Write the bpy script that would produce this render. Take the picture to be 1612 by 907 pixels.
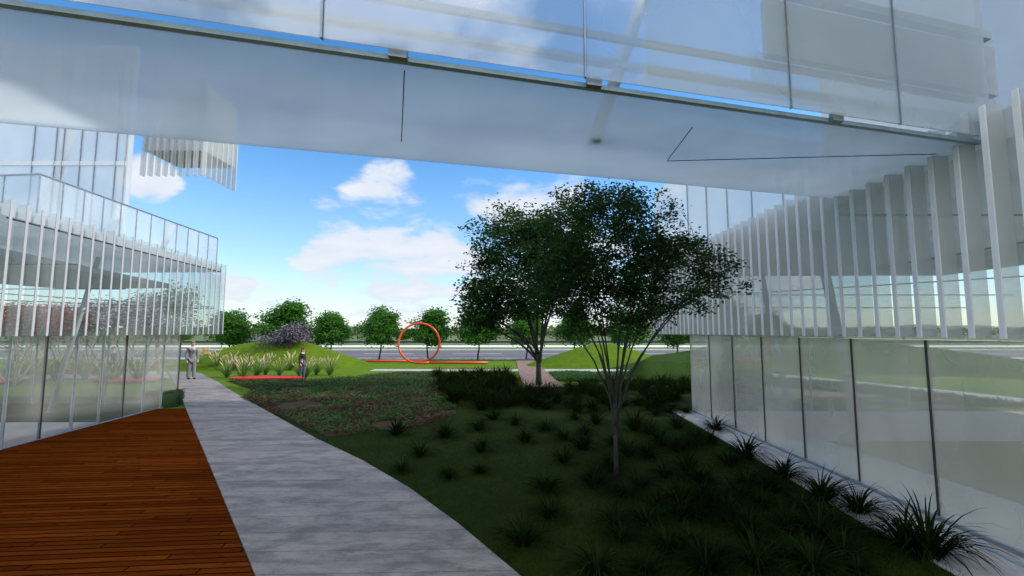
import bpy, bmesh, math, random
from mathutils import Vector, Matrix, noise
R = math.radians
random.seed(7)
SC = bpy.context.scene
for o in list(bpy.data.objects): bpy.data.objects.remove(o)
COL = SC.collection

# ------------------------------------------------------------------ camera
cam = bpy.data.cameras.new('camera'); camo = bpy.data.objects.new('camera', cam); COL.objects.link(camo)
cam.sensor_width = 36; cam.lens = 748 / 1612 * 36; cam.clip_start = .05; cam.clip_end = 5000
camo.location = (0, 0, 2.2); camo.rotation_euler = (R(90 + 5.27), 0, 0)
SC.camera = camo
SC.view_settings.view_transform = 'Standard'; SC.view_settings.look = 'None'
SC.view_settings.exposure = 0.0; SC.view_settings.gamma = 1
SC.cycles.transparent_max_bounces = 48
SC.cycles.max_bounces = 6

# ------------------------------------------------------------------ node helpers
class NT:
    def __init__(s, nt): s.nt = nt; nt.nodes.clear()
    def n(s, t, **k):
        o = s.nt.nodes.new(t)
        for a, v in k.items(): setattr(o, a, v)
        return o
    def put(s, sock, v):
        if isinstance(v, bpy.types.NodeSocket): s.nt.links.new(v, sock)
        elif v is not None:
            try: sock.default_value = v
            except Exception: sock.default_value = tuple(v) + (1,)
    def math(s, op, a, b=None, c=None, clamp=False):
        m = s.n('ShaderNodeMath', operation=op, use_clamp=clamp)
        s.put(m.inputs[0], a); s.put(m.inputs[1], b)
        if c is not None: s.put(m.inputs[2], c)
        return m.outputs[0]
    def mix(s, f, a, b, mode='MIX'):
        m = s.n('ShaderNodeMix', data_type='RGBA', blend_type=mode)
        s.put(m.inputs[0], f); s.put(m.inputs[6], a); s.put(m.inputs[7], b); return m.outputs[2]
    def mapr(s, v, a, b, c=0., d=1., smooth=True):
        m = s.n('ShaderNodeMapRange'); m.interpolation_type = 'SMOOTHSTEP' if smooth else 'LINEAR'
        s.put(m.inputs[0], v)
        for i, q in enumerate((a, b, c, d)): s.put(m.inputs[i + 1], q)
        return m.outputs[0]
    def noise(s, vec, scale, detail=4, rough=.55, dist=0):
        m = s.n('ShaderNodeTexNoise'); s.put(m.inputs['Vector'], vec)
        m.inputs['Scale'].default_value = scale; m.inputs['Detail'].default_value = detail
        m.inputs['Roughness'].default_value = rough; m.inputs['Distortion'].default_value = dist
        return m.outputs[0]
    def mapping(s, vec, scale=(1, 1, 1), rot=(0, 0, 0), loc=(0, 0, 0)):
        m = s.n('ShaderNodeMapping'); s.put(m.inputs[0], vec)
        m.inputs['Scale'].default_value = scale; m.inputs['Rotation'].default_value = rot; m.inputs['Location'].default_value = loc
        return m.outputs[0]
    def ms(s, f, a, b):
        m = s.n('ShaderNodeMixShader'); s.put(m.inputs[0], f); s.put(m.inputs[1], a); s.put(m.inputs[2], b); return m.outputs[0]

# ------------------------------------------------------------------ sky + sun
SUN_EL, SUN_AZ = R(35), R(85)          # azimuth from +Y towards +X
w = bpy.data.worlds.new('World'); SC.world = w; w.use_nodes = True
T = NT(w.node_tree)
sky = T.n('ShaderNodeTexSky', sky_type='NISHITA'); sky.sun_disc = False
sky.sun_elevation = SUN_EL; sky.sun_rotation = SUN_AZ; sky.altitude = 300; sky.air_density = 1.0; sky.dust_density = .4; sky.ozone_density = 2.5
hs = T.n('ShaderNodeHueSaturation'); hs.inputs['Saturation'].default_value = 1.3; hs.inputs['Value'].default_value = 1.6
T.put(hs.inputs['Color'], sky.outputs[0])
tc = T.n('ShaderNodeTexCoord'); D = tc.outputs['Generated']
sep = T.n('ShaderNodeSeparateXYZ'); T.put(sep.inputs[0], D)
den = T.math('ADD', sep.outputs[2], .22)
u = T.math('DIVIDE', sep.outputs[0], den); v = T.math('DIVIDE', sep.outputs[1], den)
cmb = T.n('ShaderNodeCombineXYZ'); T.put(cmb.inputs[0], u); T.put(cmb.inputs[1], v); T.put(cmb.inputs[2], 3.7)
n1 = T.noise(cmb.outputs[0], 2.6, 9, .56, .15)
n2 = T.noise(cmb.outputs[0], .62, 2, .5)
# cloud banks: direction, cosine of the outer radius
def skydir(px, py):
    t = R(5.27); x = px - 806; z = 453.5 - py; y = 748
    return Vector((x, y * math.cos(t) - z * math.sin(t), y * math.sin(t) + z * math.cos(t))).normalized()
banks = [(620, 335, 110), (690, 375, 80), (540, 400, 110), (620, 440, 150), (790, 330, 120), (880, 300, 90), (740, 420, 120), (370, 450, 60), (235, 285, 70), (430, 500, 90), (900, 470, 200), (1150, 460, 200), (700, -60, 200), (900, -250, 260)]
acc = None
for px, py, r in banks:
    d = skydir(px, py); dd = skydir(px + r * .7, py)
    vm = T.n('ShaderNodeVectorMath', operation='DOT_PRODUCT'); T.put(vm.inputs[0], D); vm.inputs[1].default_value = d
    m = T.mapr(vm.outputs['Value'], d.dot(dd) - (1 - d.dot(dd)) * 1.6, 1.0, 0, 1)
    acc = m if acc is None else T.math('MAXIMUM', acc, m)
back = T.mapr(sep.outputs[1], .12, -.15, 0, 1.05)                  # broken cloud cover over the rest of the sky
cover = T.math('MULTIPLY', back, T.mapr(n2, .36, .47))
hi = T.mapr(sep.outputs[2], .56, .8, 0, 1.2)
cover = T.math('MAXIMUM', cover, T.math('MULTIPLY', hi, T.mapr(n2, .32, .48)))
acc = T.math('MAXIMUM', acc, cover)
thr = T.math('SUBTRACT', .80, T.math('MULTIPLY', acc, .44))
cl = T.mapr(T.math('SUBTRACT', n1, thr), 0, .16)
cl = T.math('MULTIPLY', cl, T.mapr(sep.outputs[2], -.01, .05))
horiz = T.mapr(sep.outputs[2], .42, -.03, 0, 1, smooth=False)
horiz = T.math('POWER', horiz, 1.6)
base = T.mix(T.math('MULTIPLY', horiz, .62), hs.outputs[0], (4.6, 5.5, 6.3, 1))
shade = T.mix(T.mapr(n1, .45, .75), (5.2, 5.6, 6.3, 1), (6.3, 6.3, 6.6, 1))
vb = T.mapr(sep.outputs[1], .05, -.3, 1.0, 2.4)     # clouds behind the camera brightened to add ambient light on the glass
vm2 = T.n('ShaderNodeVectorMath', operation='SCALE'); T.put(vm2.inputs[0], shade); T.put(vm2.inputs['Scale'], vb); shade = vm2.outputs[0]
skyc = T.mix(T.math('MULTIPLY', cl, .93), base, shade)
bg = T.n('ShaderNodeBackground'); T.put(bg.inputs[0], skyc); bg.inputs[1].default_value = .15
T.put(T.n('ShaderNodeOutputWorld').inputs[0], bg.outputs[0])

sl = bpy.data.lights.new('sun', 'SUN'); sl.energy = 4.2; sl.angle = R(.5); sl.color = (1, .95, .86)
so = bpy.data.objects.new('sun', sl); COL.objects.link(so)
sd = Vector((math.sin(SUN_AZ) * math.cos(SUN_EL), math.cos(SUN_AZ) * math.cos(SUN_EL), math.sin(SUN_EL)))
so.rotation_euler = sd.to_track_quat('Z', 'Y').to_euler(); so.location = (40, 5, 30)

# ------------------------------------------------------------------ materials
M = {}
def newmat(name):
    m = bpy.data.materials.new(name); m.use_nodes = True; t = NT(m.node_tree); M[name] = m; return m, t
def finish(t, sh): t.put(t.n('ShaderNodeOutputMaterial').inputs[0], sh)
def obco(t): return t.n('ShaderNodeTexCoord').outputs['Object']
def worldco(t): return t.n('ShaderNodeNewGeometry').outputs['Position']
def bsdf(t, col, rough=.7, metal=0, bump=None, bs=.3, bd=.02, spec=.4):
    b = t.n('ShaderNodeBsdfPrincipled'); t.put(b.inputs['Base Color'], col if not isinstance(col, tuple) or len(col) == 4 else col + (1,))
    t.put(b.inputs['Roughness'], rough); b.inputs['Metallic'].default_value = metal; b.inputs['Specular IOR Level'].default_value = spec
    if bump is not None:
        k = t.n('ShaderNodeBump'); k.inputs['Strength'].default_value = bs; k.inputs['Distance'].default_value = bd
        t.put(k.inputs['Height'], bump); t.put(b.inputs['Normal'], k.outputs[0])
    return b.outputs[0]
def simple(name, c, rough=.6, metal=0, var=.25, scale=6, bs=.15):
    m, t = newmat(name); p = obco(t); n = t.noise(p, scale, 6, .6)
    c2 = tuple(min(1, x * (1 + var)) for x in c) + (1,); c1 = tuple(x * (1 - var) for x in c) + (1,)
    finish(t, bsdf(t, t.mix(t.mapr(n, .3, .7), c1, c2), rough, metal, n, bs, .01)); return m
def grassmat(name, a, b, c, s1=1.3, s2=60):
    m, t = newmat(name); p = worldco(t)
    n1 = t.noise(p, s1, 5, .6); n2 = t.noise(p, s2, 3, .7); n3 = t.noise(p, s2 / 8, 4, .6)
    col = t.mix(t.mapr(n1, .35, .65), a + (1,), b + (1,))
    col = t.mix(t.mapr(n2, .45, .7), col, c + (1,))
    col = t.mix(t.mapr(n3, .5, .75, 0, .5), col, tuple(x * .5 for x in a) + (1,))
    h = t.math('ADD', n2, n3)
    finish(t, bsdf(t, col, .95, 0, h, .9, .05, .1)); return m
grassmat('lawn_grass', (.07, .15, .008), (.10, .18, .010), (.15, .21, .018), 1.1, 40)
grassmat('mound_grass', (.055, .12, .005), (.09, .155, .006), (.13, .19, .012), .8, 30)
grassmat('shaded_lawn', (.011, .024, .002), (.026, .047, .004), (.044, .068, .007), .9, 70)  # darker copy of the lawn: shade and dapple put into its colour
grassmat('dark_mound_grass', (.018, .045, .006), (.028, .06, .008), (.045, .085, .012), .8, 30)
grassmat('olive_grass', (.14, .15, .06), (.17, .18, .07), (.20, .20, .10), .5, 20)
grassmat('field_grass', (.09, .12, .05), (.13, .15, .07), (.12, .14, .07), .03, 2)
grassmat('ground_cover_soil', (.05, .035, .022), (.10, .065, .04), (.16, .10, .065), 1.2, 45)

m, t = newmat('gravel'); p = worldco(t)
vo = t.n('ShaderNodeTexVoronoi'); t.put(vo.inputs['Vector'], p); vo.inputs['Scale'].default_value = 16
col = t.mix(.8, (.34, .22, .16, 1), vo.outputs['Color'], 'SOFT_LIGHT')
col = t.mix(t.mapr(vo.outputs['Distance'], .25, .6), col, (.12, .08, .06, 1))
finish(t, bsdf(t, col, .9, 0, vo.outputs['Distance'], .6, .03))

m, t = newmat('concrete'); p = worldco(t)
q = t.mapping(p, (1, 1, 1), (0, 0, R(-2)))
a = t.noise(t.mapping(q, (1, 2.2, 1)), 1.5, 10, .75, .5); b = t.noise(t.mapping(q, (1, 2.2, 1)), 13, 8, .8, .6); c = t.noise(p, 60, 3, .7)
d = t.noise(t.mapping(q, (.12, 1.4, 1)), 1.6, 3, .5)
col = t.mix(t.mapr(a, .36, .62), (.15, .13, .118, 1), (.33, .29, .262, 1))
col = t.mix(t.mapr(b, .48, .68, 0, .6), col, (.085, .078, .076, 1))
col = t.mix(t.mapr(c, .45, .7, 0, .35), col, (.36, .33, .31, 1))
col = t.mix(t.mapr(d, .5, .64, 0, .4), col, (.10, .092, .092, 1))
sx = t.n('ShaderNodeSeparateXYZ'); t.put(sx.inputs[0], q)
fr = t.math('FRACT', t.math('MULTIPLY', sx.outputs[1], 2.2))
jn = t.mapr(t.math('ABSOLUTE', t.math('SUBTRACT', fr, .5)), .485, .5)
col = t.mix(t.math('MULTIPLY', jn, .75), col, (.05, .047, .047, 1))
finish(t, bsdf(t, col, .62, 0, t.math('SUBTRACT', t.math('ADD', a, b), jn), .8, .03, .4))

m, t = newmat('light_concrete'); p = worldco(t)
a = t.noise(p, 3, 8, .65)
finish(t, bsdf(t, t.mix(t.mapr(a, .3, .7), (.30, .295, .29, 1), (.42, .41, .40, 1)), .8, 0, a, .2, .01))
m, t = newmat('grey_floor'); p = worldco(t)
a = t.noise(p, 2, 8, .65)
finish(t, bsdf(t, t.mix(t.mapr(a, .3, .7), (.34, .32, .32, 1), (.44, .42, .42, 1)), .6, 0, a, .1, .01))
m, t = newmat('rose_floor'); p = worldco(t)
a = t.noise(p, 7, 8, .65)
finish(t, bsdf(t, t.mix(t.mapr(a, .3, .7), (.36, .27, .25, 1), (.48, .38, .35, 1)), .7, 0, a, .2, .01))

m, t = newmat('deck_wood'); p = worldco(t)
q = t.mapping(p, (1, 1, 1), (0, 0, R(-5)))
sx = t.n('ShaderNodeSeparateXYZ'); t.put(sx.inputs[0], q)
PW = 1 / .105
row = t.math('FLOOR', t.math('MULTIPLY', sx.outputs[1], PW)); fr = t.math('FRACT', t.math('MULTIPLY', sx.outputs[1], PW))
wn = t.n('ShaderNodeTexWhiteNoise', noise_dimensions='1D'); t.put(wn.inputs['W'], row)
gap = t.mapr(t.math('ABSOLUTE', t.math('SUBTRACT', fr, .5)), .38, .45)
off = t.math('ADD', t.math('MULTIPLY', sx.outputs[0], .38), t.math('MULTIPLY', wn.outputs[0], 7.3))
col_id = t.math('FLOOR', off); fx = t.math('FRACT', off)
gx = t.mapr(t.math('ABSOLUTE', t.math('SUBTRACT', fx, .5)), .4965, .4985)
wn2 = t.n('ShaderNodeTexWhiteNoise', noise_dimensions='2D')
cb = t.n('ShaderNodeCombineXYZ'); t.put(cb.inputs[0], row); t.put(cb.inputs[1], col_id); t.put(wn2.inputs['Vector'], cb.outputs[0])
cb2 = t.n('ShaderNodeCombineXYZ'); t.put(cb2.inputs[0], t.math('ADD', t.math('MULTIPLY', sx.outputs[0], 1.2), t.math('MULTIPLY', row, 3.1))); t.put(cb2.inputs[1], t.math('MULTIPLY', sx.outputs[1], 22)); t.put(cb2.inputs[2], 0.)
gr = t.noise(cb2.outputs[0], 2.2, 7, .65, .8)
kn = t.noise(t.mapping(q, (3, 7, 1)), 1.5, 4, .6, 1.5)
col = t.mix(wn2.outputs[0], (.085, .017, .002, 1), (.165, .037, .005, 1))
col = t.mix(t.mapr(gr, .42, .72, 0, .75), col, (.035, .008, .002, 1))
col = t.mix(t.mapr(kn, .62, .72, 0, .8), col, (.03, .007, .002, 1))
big = t.noise(p, .35, 3, .5)
col = t.mix(t.mapr(big, .4, .65, 0, .4), col, (.05, .010, .001, 1))
g2 = t.math('MAXIMUM', gap, gx)
col = t.mix(g2, col, (.008, .004, .003, 1))
finish(t, bsdf(t, col, .9, 0, t.math('SUBTRACT', t.math('MULTIPLY', gr, .3), g2), .6, .012, .0))

m, t = newmat('asphalt'); p = worldco(t)
a = t.noise(p, 60, 3, .7); b = t.noise(t.mapping(p, (.05, 1, 1)), .7, 4, .6)
col = t.mix(t.mapr(b, .35, .65), (.075, .065, .075, 1), (.12, .11, .12, 1))
finish(t, bsdf(t, col, .85, 0, a, .3, .01))
simple('road_paint', (.7, .7, .68), .6)
simple('kerb_stone', (.62, .61, .60), .7)

def veil(name, alpha, tint, trans=.45, gloss=.5, rough=.03, tcol=(.92, .95, .95), streak=0, ior=1.5, gmul=1.0):
    """clear glass with a pale film on it: part see-through, part milky, glossy at grazing angles"""
    m, t = newmat(name); p = worldco(t)
    tr = t.n('ShaderNodeBsdfTransparent'); t.put(tr.inputs[0], tcol + (1,))
    df = t.n('ShaderNodeBsdfDiffuse'); tl = t.n('ShaderNodeBsdfTranslucent')
    n = t.noise(t.mapping(p, (1, 1, .6)), .8, 2, .5, 0)
    c = t.mix(t.mapr(n, .3, .7), tuple(x * .88 for x in tint) + (1,), tint + (1,))
    t.put(df.inputs[0], c); t.put(tl.inputs[0], c)
    body = t.ms(trans, df.outputs[0], tl.outputs[0])
    a = t.mapr(n, .25, .75, alpha - .05, alpha + .05)
    sh = t.ms(a, tr.outputs[0], body)
    gl = t.n('ShaderNodeBsdfGlossy'); gl.inputs['Roughness'].default_value = rough
    fz = t.n('ShaderNodeLayerWeight'); fz.inputs[0].default_value = .5
    f = t.math('MULTIPLY', t.math('ADD', t.math('MULTIPLY', t.math('POWER', fz.outputs['Facing'], 4.5), .75), .03), gmul, clamp=True)
    sh = t.ms(f, sh, gl.outputs[0])
    finish(t, sh); return m
veil('wall_glass', .29, (.95, .88, .76))
veil('left_wall_glass', .13, (.86, .80, .74))
veil('fin_glass', .16, (.84, .82, .80))
veil('bridge_glass', .32, (.92, .92, .94), trans=.5, gmul=4.2)
veil('tower_glass', .55, (.80, .83, .85), trans=.35, gmul=1.3)
veil('soffit_panel', .64, (.84, .89, .93), trans=.72, rough=.12, gmul=.8)
veil('white_fin', .38, (.76, .74, .72), trans=.25, gmul=.3, rough=.3)
veil('slim_fin', .09, (.90, .89, .87), trans=.35, gmul=.3, rough=.3)
veil('roof_glass', .30, (.80, .84, .86), gmul=1.2)
veil('clear_glass', .06, (.88, .87, .85))
simple('white_plaster', (.62, .64, .66), .7, var=.06, scale=2)
veil('milky_slab', .97, (.74, .76, .78), trans=.6, rough=.4, gmul=.3)
simple('grey_plaster', (.46, .48, .50), .7, var=.08, scale=2)
simple('dark_metal', (.05, .055, .06), .45, .6, var=.2)
simple('grey_metal', (.30, .33, .36), .4, .5, var=.12)
simple('edge_metal', (.42, .50, .58), .4, .2, var=.1)
simple('fin_lit_edge', (.72, .72, .72), .5, var=.04)  # pale tone stands for light on the fin edges
simple('slim_lit_edge', (.42, .43, .44), .5, var=.04)
simple('black_line', (.012, .012, .012), .5)
simple('orange_paint', (.58, .06, .012), .35, var=.12)
simple('red_paint', (.55, .012, .012), .4, var=.15)
simple('bark', (.028, .028, .020), .9, var=.5, scale=25, bs=.6)
simple('dark_bark', (.05, .035, .025), .9, var=.5, scale=12, bs=.6)
simple('pale_bark', (.26, .23, .19), .85, var=.35, scale=14, bs=.5)
simple('skin', (.55, .33, .24), .5, var=.08)
simple('suit_cloth', (.16, .17, .185), .8, var=.12, scale=30)
simple('dark_cloth', (.018, .018, .024), .8, var=.2, scale=30)
simple('blue_cloth', (.05, .07, .10), .8, var=.2, scale=30)
simple('white_cloth', (.75, .75, .75), .8, var=.05)
simple('hair_brown', (.045, .022, .012), .6)
simple('hair_grey', (.16, .13, .11), .6)
simple('hair_red', (.10, .014, .010), .6)
simple('shoe_leather', (.014, .012, .012), .35)

def leafmat(name, a, b, tr=.35, rough=.55, spec=.3):
    m, t = newmat(name)
    g = t.n('ShaderNodeNewGeometry'); n = g.outputs['Random Per Island']
    n2 = t.noise(g.outputs['Position'], .9, 3, .6)
    c = t.mix(n, a + (1,), b + (1,)); c = t.mix(t.mapr(n2, .4, .65, 0, .5), c, tuple(x * .55 for x in a) + (1,))
    d = bsdf(t, c, rough, spec=spec)
    tl = t.n('ShaderNodeBsdfTranslucent'); t.put(tl.inputs[0], t.mix(.5, c, tuple(min(1, x * 1.8) for x in b) + (1,)))
    finish(t, t.ms(tr, d, tl.outputs[0])); return m
leafmat('leaf_dark', (.010, .030, .006), (.034, .085, .016), .25, .6, .15)
leafmat('leaf_road', (.03, .11, .012), (.07, .21, .02), .4)
leafmat('leaf_olive', (.07, .085, .03), (.13, .15, .05), .3)
leafmat('leaf_red', (.38, .008, .01), (.6, .02, .02), .3)
leafmat('leaf_pale', (.42, .38, .42), (.60, .54, .58), .3)
leafmat('leaf_mauve', (.20, .17, .23), (.42, .38, .46), .3)
leafmat('leaf_plum', (.045, .035, .05), (.10, .07, .10), .3)
leafmat('leaf_cover', (.025, .075, .015), (.065, .14, .035), .3, .6, .15)
leafmat('leaf_rust', (.05, .028, .016), (.12, .07, .035), .25, .6, .15)
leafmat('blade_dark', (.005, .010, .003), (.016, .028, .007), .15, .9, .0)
leafmat('blade_green', (.04, .12, .015), (.10, .20, .03), .4)
leafmat('plume', (.55, .42, .26), (.72, .60, .42), .4)
leafmat('leaf_yellow', (.65, .35, .03), (.75, .50, .08), .4)
leafmat('hedge_leaf', (.012, .04, .012), (.03, .075, .022), .2)

# ------------------------------------------------------------------ mesh helpers
class MB:
    def __init__(s): s.v = []; s.f = []
    def box(s, x0, y0, z0, x1, y1, z1):
        b = len(s.v)
        s.v += [(x, y, z) for z in (z0, z1) for x, y in ((x0, y0), (x1, y0), (x1, y1), (x0, y1))]
        s.f += [tuple(b + i for i in q) for q in ((3, 2, 1, 0), (4, 5, 6, 7), (0, 1, 5, 4), (1, 2, 6, 5), (2, 3, 7, 6), (3, 0, 4, 7))]; return s
    def prism(s, pts, z0, z1):
        b = len(s.v); n = len(pts)
        s.v += [(p[0], p[1], z0) for p in pts] + [(p[0], p[1], z1) for p in pts]
        s.f += [tuple(b + i for i in range(n))[::-1], tuple(b + n + i for i in range(n))]
        s.f += [(b + i, b + (i + 1) % n, b + n + (i + 1) % n, b + n + i) for i in range(n)]; return s
    def wall(s, p, q, z0, z1, th):
        """upright slab from p to q (xy), thickness th to its left"""
        p = Vector(p[:2]); q = Vector(q[:2]); d = (q - p).normalized(); nn = Vector((-d.y, d.x)) * th
        return s.prism([p, q, q + nn, p + nn] if th > 0 else [q, p, p + nn, q + nn], z0, z1)
    def tube(s, pts, rad, sides=8, cap=True):
        pts = [Vector(p) for p in pts]; n = len(pts); b = len(s.v)
        if not hasattr(rad, '__len__'): rad = [rad] * n
        up = Vector((.13, .37, .92)); prev = None
        for i, p in enumerate(pts):
            d = (pts[min(i + 1, n - 1)] - pts[max(i - 1, 0)]).normalized()
            if prev is None:
                a = d.cross(up)
                if a.length < .1: a = d.cross(Vector((1, 0, 0)))
            else: a = prev - d * prev.dot(d)
            a.normalize(); prev = a; c = d.cross(a)
            for k in range(sides):
                an = 2 * math.pi * k / sides
                s.v.append(tuple(p + (a * math.cos(an) + c * math.sin(an)) * rad[i]))
        for i in range(n - 1):
            for k in range(sides):
                k2 = (k + 1) % sides
                s.f.append((b + i * sides + k, b + i * sides + k2, b + (i + 1) * sides + k2, b + (i + 1) * sides + k))
        if cap:
            s.f.append(tuple(b + k for k in range(sides))[::-1]); s.f.append(tuple(b + (n - 1) * sides + k for k in range(sides)))
        return s
    def ell(s, c, r, seg=12, rings=8):
        b = len(s.v); c = Vector(c)
        s.v.append((c.x, c.y, c.z - r[2]))
        for i in range(1, rings):
            ph = -math.pi / 2 + math.pi * i / rings
            for k in range(seg):
                a = 2 * math.pi * k / seg
                s.v.append((c.x + r[0] * math.cos(ph) * math.cos(a), c.y + r[1] * math.cos(ph) * math.sin(a), c.z + r[2] * math.sin(ph)))
        s.v.append((c.x, c.y, c.z + r[2])); e = len(s.v) - 1
        for k in range(seg):
            s.f.append((b, b + 1 + (k + 1) % seg, b + 1 + k)); l = b + 1 + (rings - 2) * seg
            s.f.append((e, l + k, l + (k + 1) % seg))
        for i in range(rings - 2):
            for k in range(seg):
                k2 = (k + 1) % seg; a = b + 1 + i * seg
                s.f.append((a + k, a + k2, a + seg + k2, a + seg + k))
        return s
    def leaf(s, p, d, nrm, L, W):
        """pointed two-face leaf, folded along its rib"""
        d = d.normalized(); sde = d.cross(nrm).normalized(); b = len(s.v); up = sde.cross(d)
        s.v += [tuple(p), tuple(p + d * L * .45 + sde * W * .5 + up * W * .15), tuple(p + d * L), tuple(p + d * L * .45 - sde * W * .5 + up * W * .15)]
        s.f += [(b, b + 1, b + 2), (b, b + 2, b + 3)]
    def blade(s, p, d, L, W, droop, n=4):
        """arching grass blade"""
        b = len(s.v); h = Vector((d.x, d.y, 0)); h = h.normalized() if h.length > 1e-4 else Vector((1, 0, 0))
        sde = Vector((-h.y, h.x, 0)); pos = Vector(p); dr = d.normalized()
        for i in range(n + 1):
            t_ = i / n; ww = W * (1 - t_ ** 1.6) * (.7 + .6 * min(1, t_ * 3)) * .5
            s.v += [tuple(pos - sde * ww), tuple(pos + sde * ww)]
            pos = pos + dr * (L / n); dr = (dr + Vector((0, 0, -droop / n)) + h * (droop * .35 / n)).normalized()
        for i in range(n): s.f.append((b + 2 * i, b + 2 * i + 1, b + 2 * i + 3, b + 2 * i + 2))
    def build(s, name, mat, parent=None, smooth=False, bevel=0):
        me = bpy.data.meshes.new(name); me.from_pydata(s.v, [], s.f); me.update()
        if isinstance(mat, str): mat = M[mat]
        me.materials.append(mat)
        if smooth: me.polygons.foreach_set('use_smooth', [True] * len(me.polygons))
        o = bpy.data.objects.new(name, me); COL.objects.link(o)
        if parent: o.parent = parent
        if bevel:
            m = o.modifiers.new('bevel', 'BEVEL'); m.width = bevel; m.segments = 2; m.limit_method = 'ANGLE'
        return o
def tag(o, label=None, cat=None, group=None, kind=None):
    if label: o['label'] = label
    if cat: o['category'] = cat
    if group: o['group'] = group
    if kind: o['kind'] = kind
    return o
def empty(name, loc=(0, 0, 0), rz=0, sc=1):
    o = bpy.data.objects.new(name, None); COL.objects.link(o); o.location = loc; o.rotation_euler = (0, 0, rz)
    o.scale = (sc,) * 3; o.empty_display_size = .2; return o
def kids(o): return [c for c in bpy.data.objects if c.parent == o]
def dup(root, loc, rz=0, sc=1, label=None, group=None, _k={}):
    r = root.copy(); COL.objects.link(r); r.location = loc; r.rotation_euler = (0, 0, rz)
    r.scale = sc if hasattr(sc, '__len__') else (sc,) * 3
    if label: r['label'] = label
    if group: r['group'] = group
    if root.name not in _k: _k[root.name] = [(c, kids(c)) for c in kids(root)]
    for c, gs in _k[root.name]:
        c2 = c.copy(); COL.objects.link(c2); c2.parent = r
        for g in gs:
            g2 = g.copy(); COL.objects.link(g2); g2.parent = c2
    return r
_t = R(5.27)
def gp(px, py, z=0.):
    """place on the ground seen at a photo pixel, used only as survey measurement"""
    x = px - 806; zz = 453.5 - py; y = 748
    Y = y * math.cos(_t) - zz * math.sin(_t); Z = y * math.sin(_t) + zz * math.cos(_t); k = (z - 2.2) / Z
    return Vector((x * k, Y * k, z))

def sheet(name, pts, z, mat, sub=0):
    mb = MB(); mb.v = [(p[0], p[1], z) for p in pts]; mb.f = [tuple(range(len(pts)))]
    o = mb.build(name, mat)
    if o.data.polygons[0].normal.z < 0: o.data.flip_normals()
    return tag(o, kind='structure')

# ------------------------------------------------------------------ ground
sheet('ground', [(-2500, -200), (2500, -200), (2500, 4000), (-2500, 4000)], -.03, 'field_grass')
sheet('lawn', [(-60, -20), (60, -20), (60, 38.4), (-60, 38.4)], 0, 'lawn_grass')
PL = [(-.6, 2.0), (-2.33, 4.52), (-4.33, 7.19), (-9.7, 14.33), (-14.6, 20.8), (-19.2, 26.8)]
PR = [(-16.6, 25.6), (-12.9, 21.1), (-9.88, 17.22), (-6.3, 12.8), (-3.99, 9.95), (-2.55, 8.32), (-1.45, 6.90), (-.6, 5.62), (.05, 4.52), (.75, 3.2), (1.3, 2.0)]
sheet('planting_ground', [(1.8, 2.0), (.05, 4.52), (-1.45, 6.93), (-3.99, 9.95), (-8.6, 15.6), (-4.0, 17.4), (-2.2, 19.6), (4, 20.2), (9, 20.2), (9, 13.6), (4.66, 13.6), (4.4, 2)], .004, 'shaded_lawn')  # foreground lawn, its shade carried by the darker colour
def thick(name, pts, top, mat, bottom=-.05):
    mb = MB(); mb.prism(pts, bottom, top); o = mb.build(name, mat, bevel=.012)
    bm = bmesh.new(); bm.from_mesh(o.data); bmesh.ops.recalc_face_normals(bm, faces=bm.faces); bm.to_mesh(o.data); bm.free()
    return tag(o, kind='structure')
thick('path', PL + PR, .035, 'concrete')
DK = [(-9.0, 1.0), (-.1, 1.2), (-.61, 2.0), (-2.34, 4.52), (-4.34, 7.19), (-9.33, 13.85), (-10.27, 13.7), (-9.58, 9.15), (-8.9, 4.5)]
thick('timber_deck', DK, .028, 'deck_wood')
# cross path along the road side, kerbs, road
cross = [(-8.0, 27.0), (10.5, 26.4), (12.2, 24.4), (14.2, 20), (15.3, 15.5), (15.4, 13.7), (16.9, 13.7), (16.7, 16.5), (15.4, 20.8), (13.2, 26), (10.9, 28.0), (-8.0, 28.1)]
mb = MB()
for i in range(4): pass
o = thick('cross_path', cross, .03, 'light_concrete')
thick('side_path', [(-42, 22.2), (-16.2, 22.8), (-18.6, 25.9), (-19.3, 26.7), (-42, 26.0)], .03, 'light_concrete')
thick('gravel_path', [(.45, 19.0), (2.1, 19.0), (1.9, 26), (1.6, 38.4), (.3, 38.4), (.35, 26)], .042, 'gravel')
thick('kerb', [(-160, 38.4), (160, 38.4), (160, 39.2), (-160, 39.2)], .10, 'kerb_stone', -.1)
sheet('road', [(-300, 39.2), (300, 39.2), (300, 59), (-300, 59)], -.012, 'asphalt')
mb = MB()
for x in range(-150, 150, 9): mb.box(x, 48.4, -.012, x + 5, 48.65, -.006)
mb.box(-200, 40.4, -.012, 200, 40.55, -.006); mb.box(-200, 57.6, -.012, 200, 57.8, -.006)
tag(mb.build('road_marking', 'road_paint'), kind='structure')
thick('median_kerb', [(-200, 59), (200, 59), (200, 59.4), (-200, 59.4)], .08, 'kerb_stone', -.1)
sheet('median_grass', [(-200, 59.4), (200, 59.4), (200, 67.6), (-200, 67.6)], .03, 'lawn_grass')
thick('pavement', [(-300, 67.6), (300, 67.6), (300, 76), (-300, 76)], .06, 'kerb_stone', -.1)
sheet('verge', [(-300, 76), (300, 76), (300, 94), (-300, 94)], .02, 'field_grass')

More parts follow.
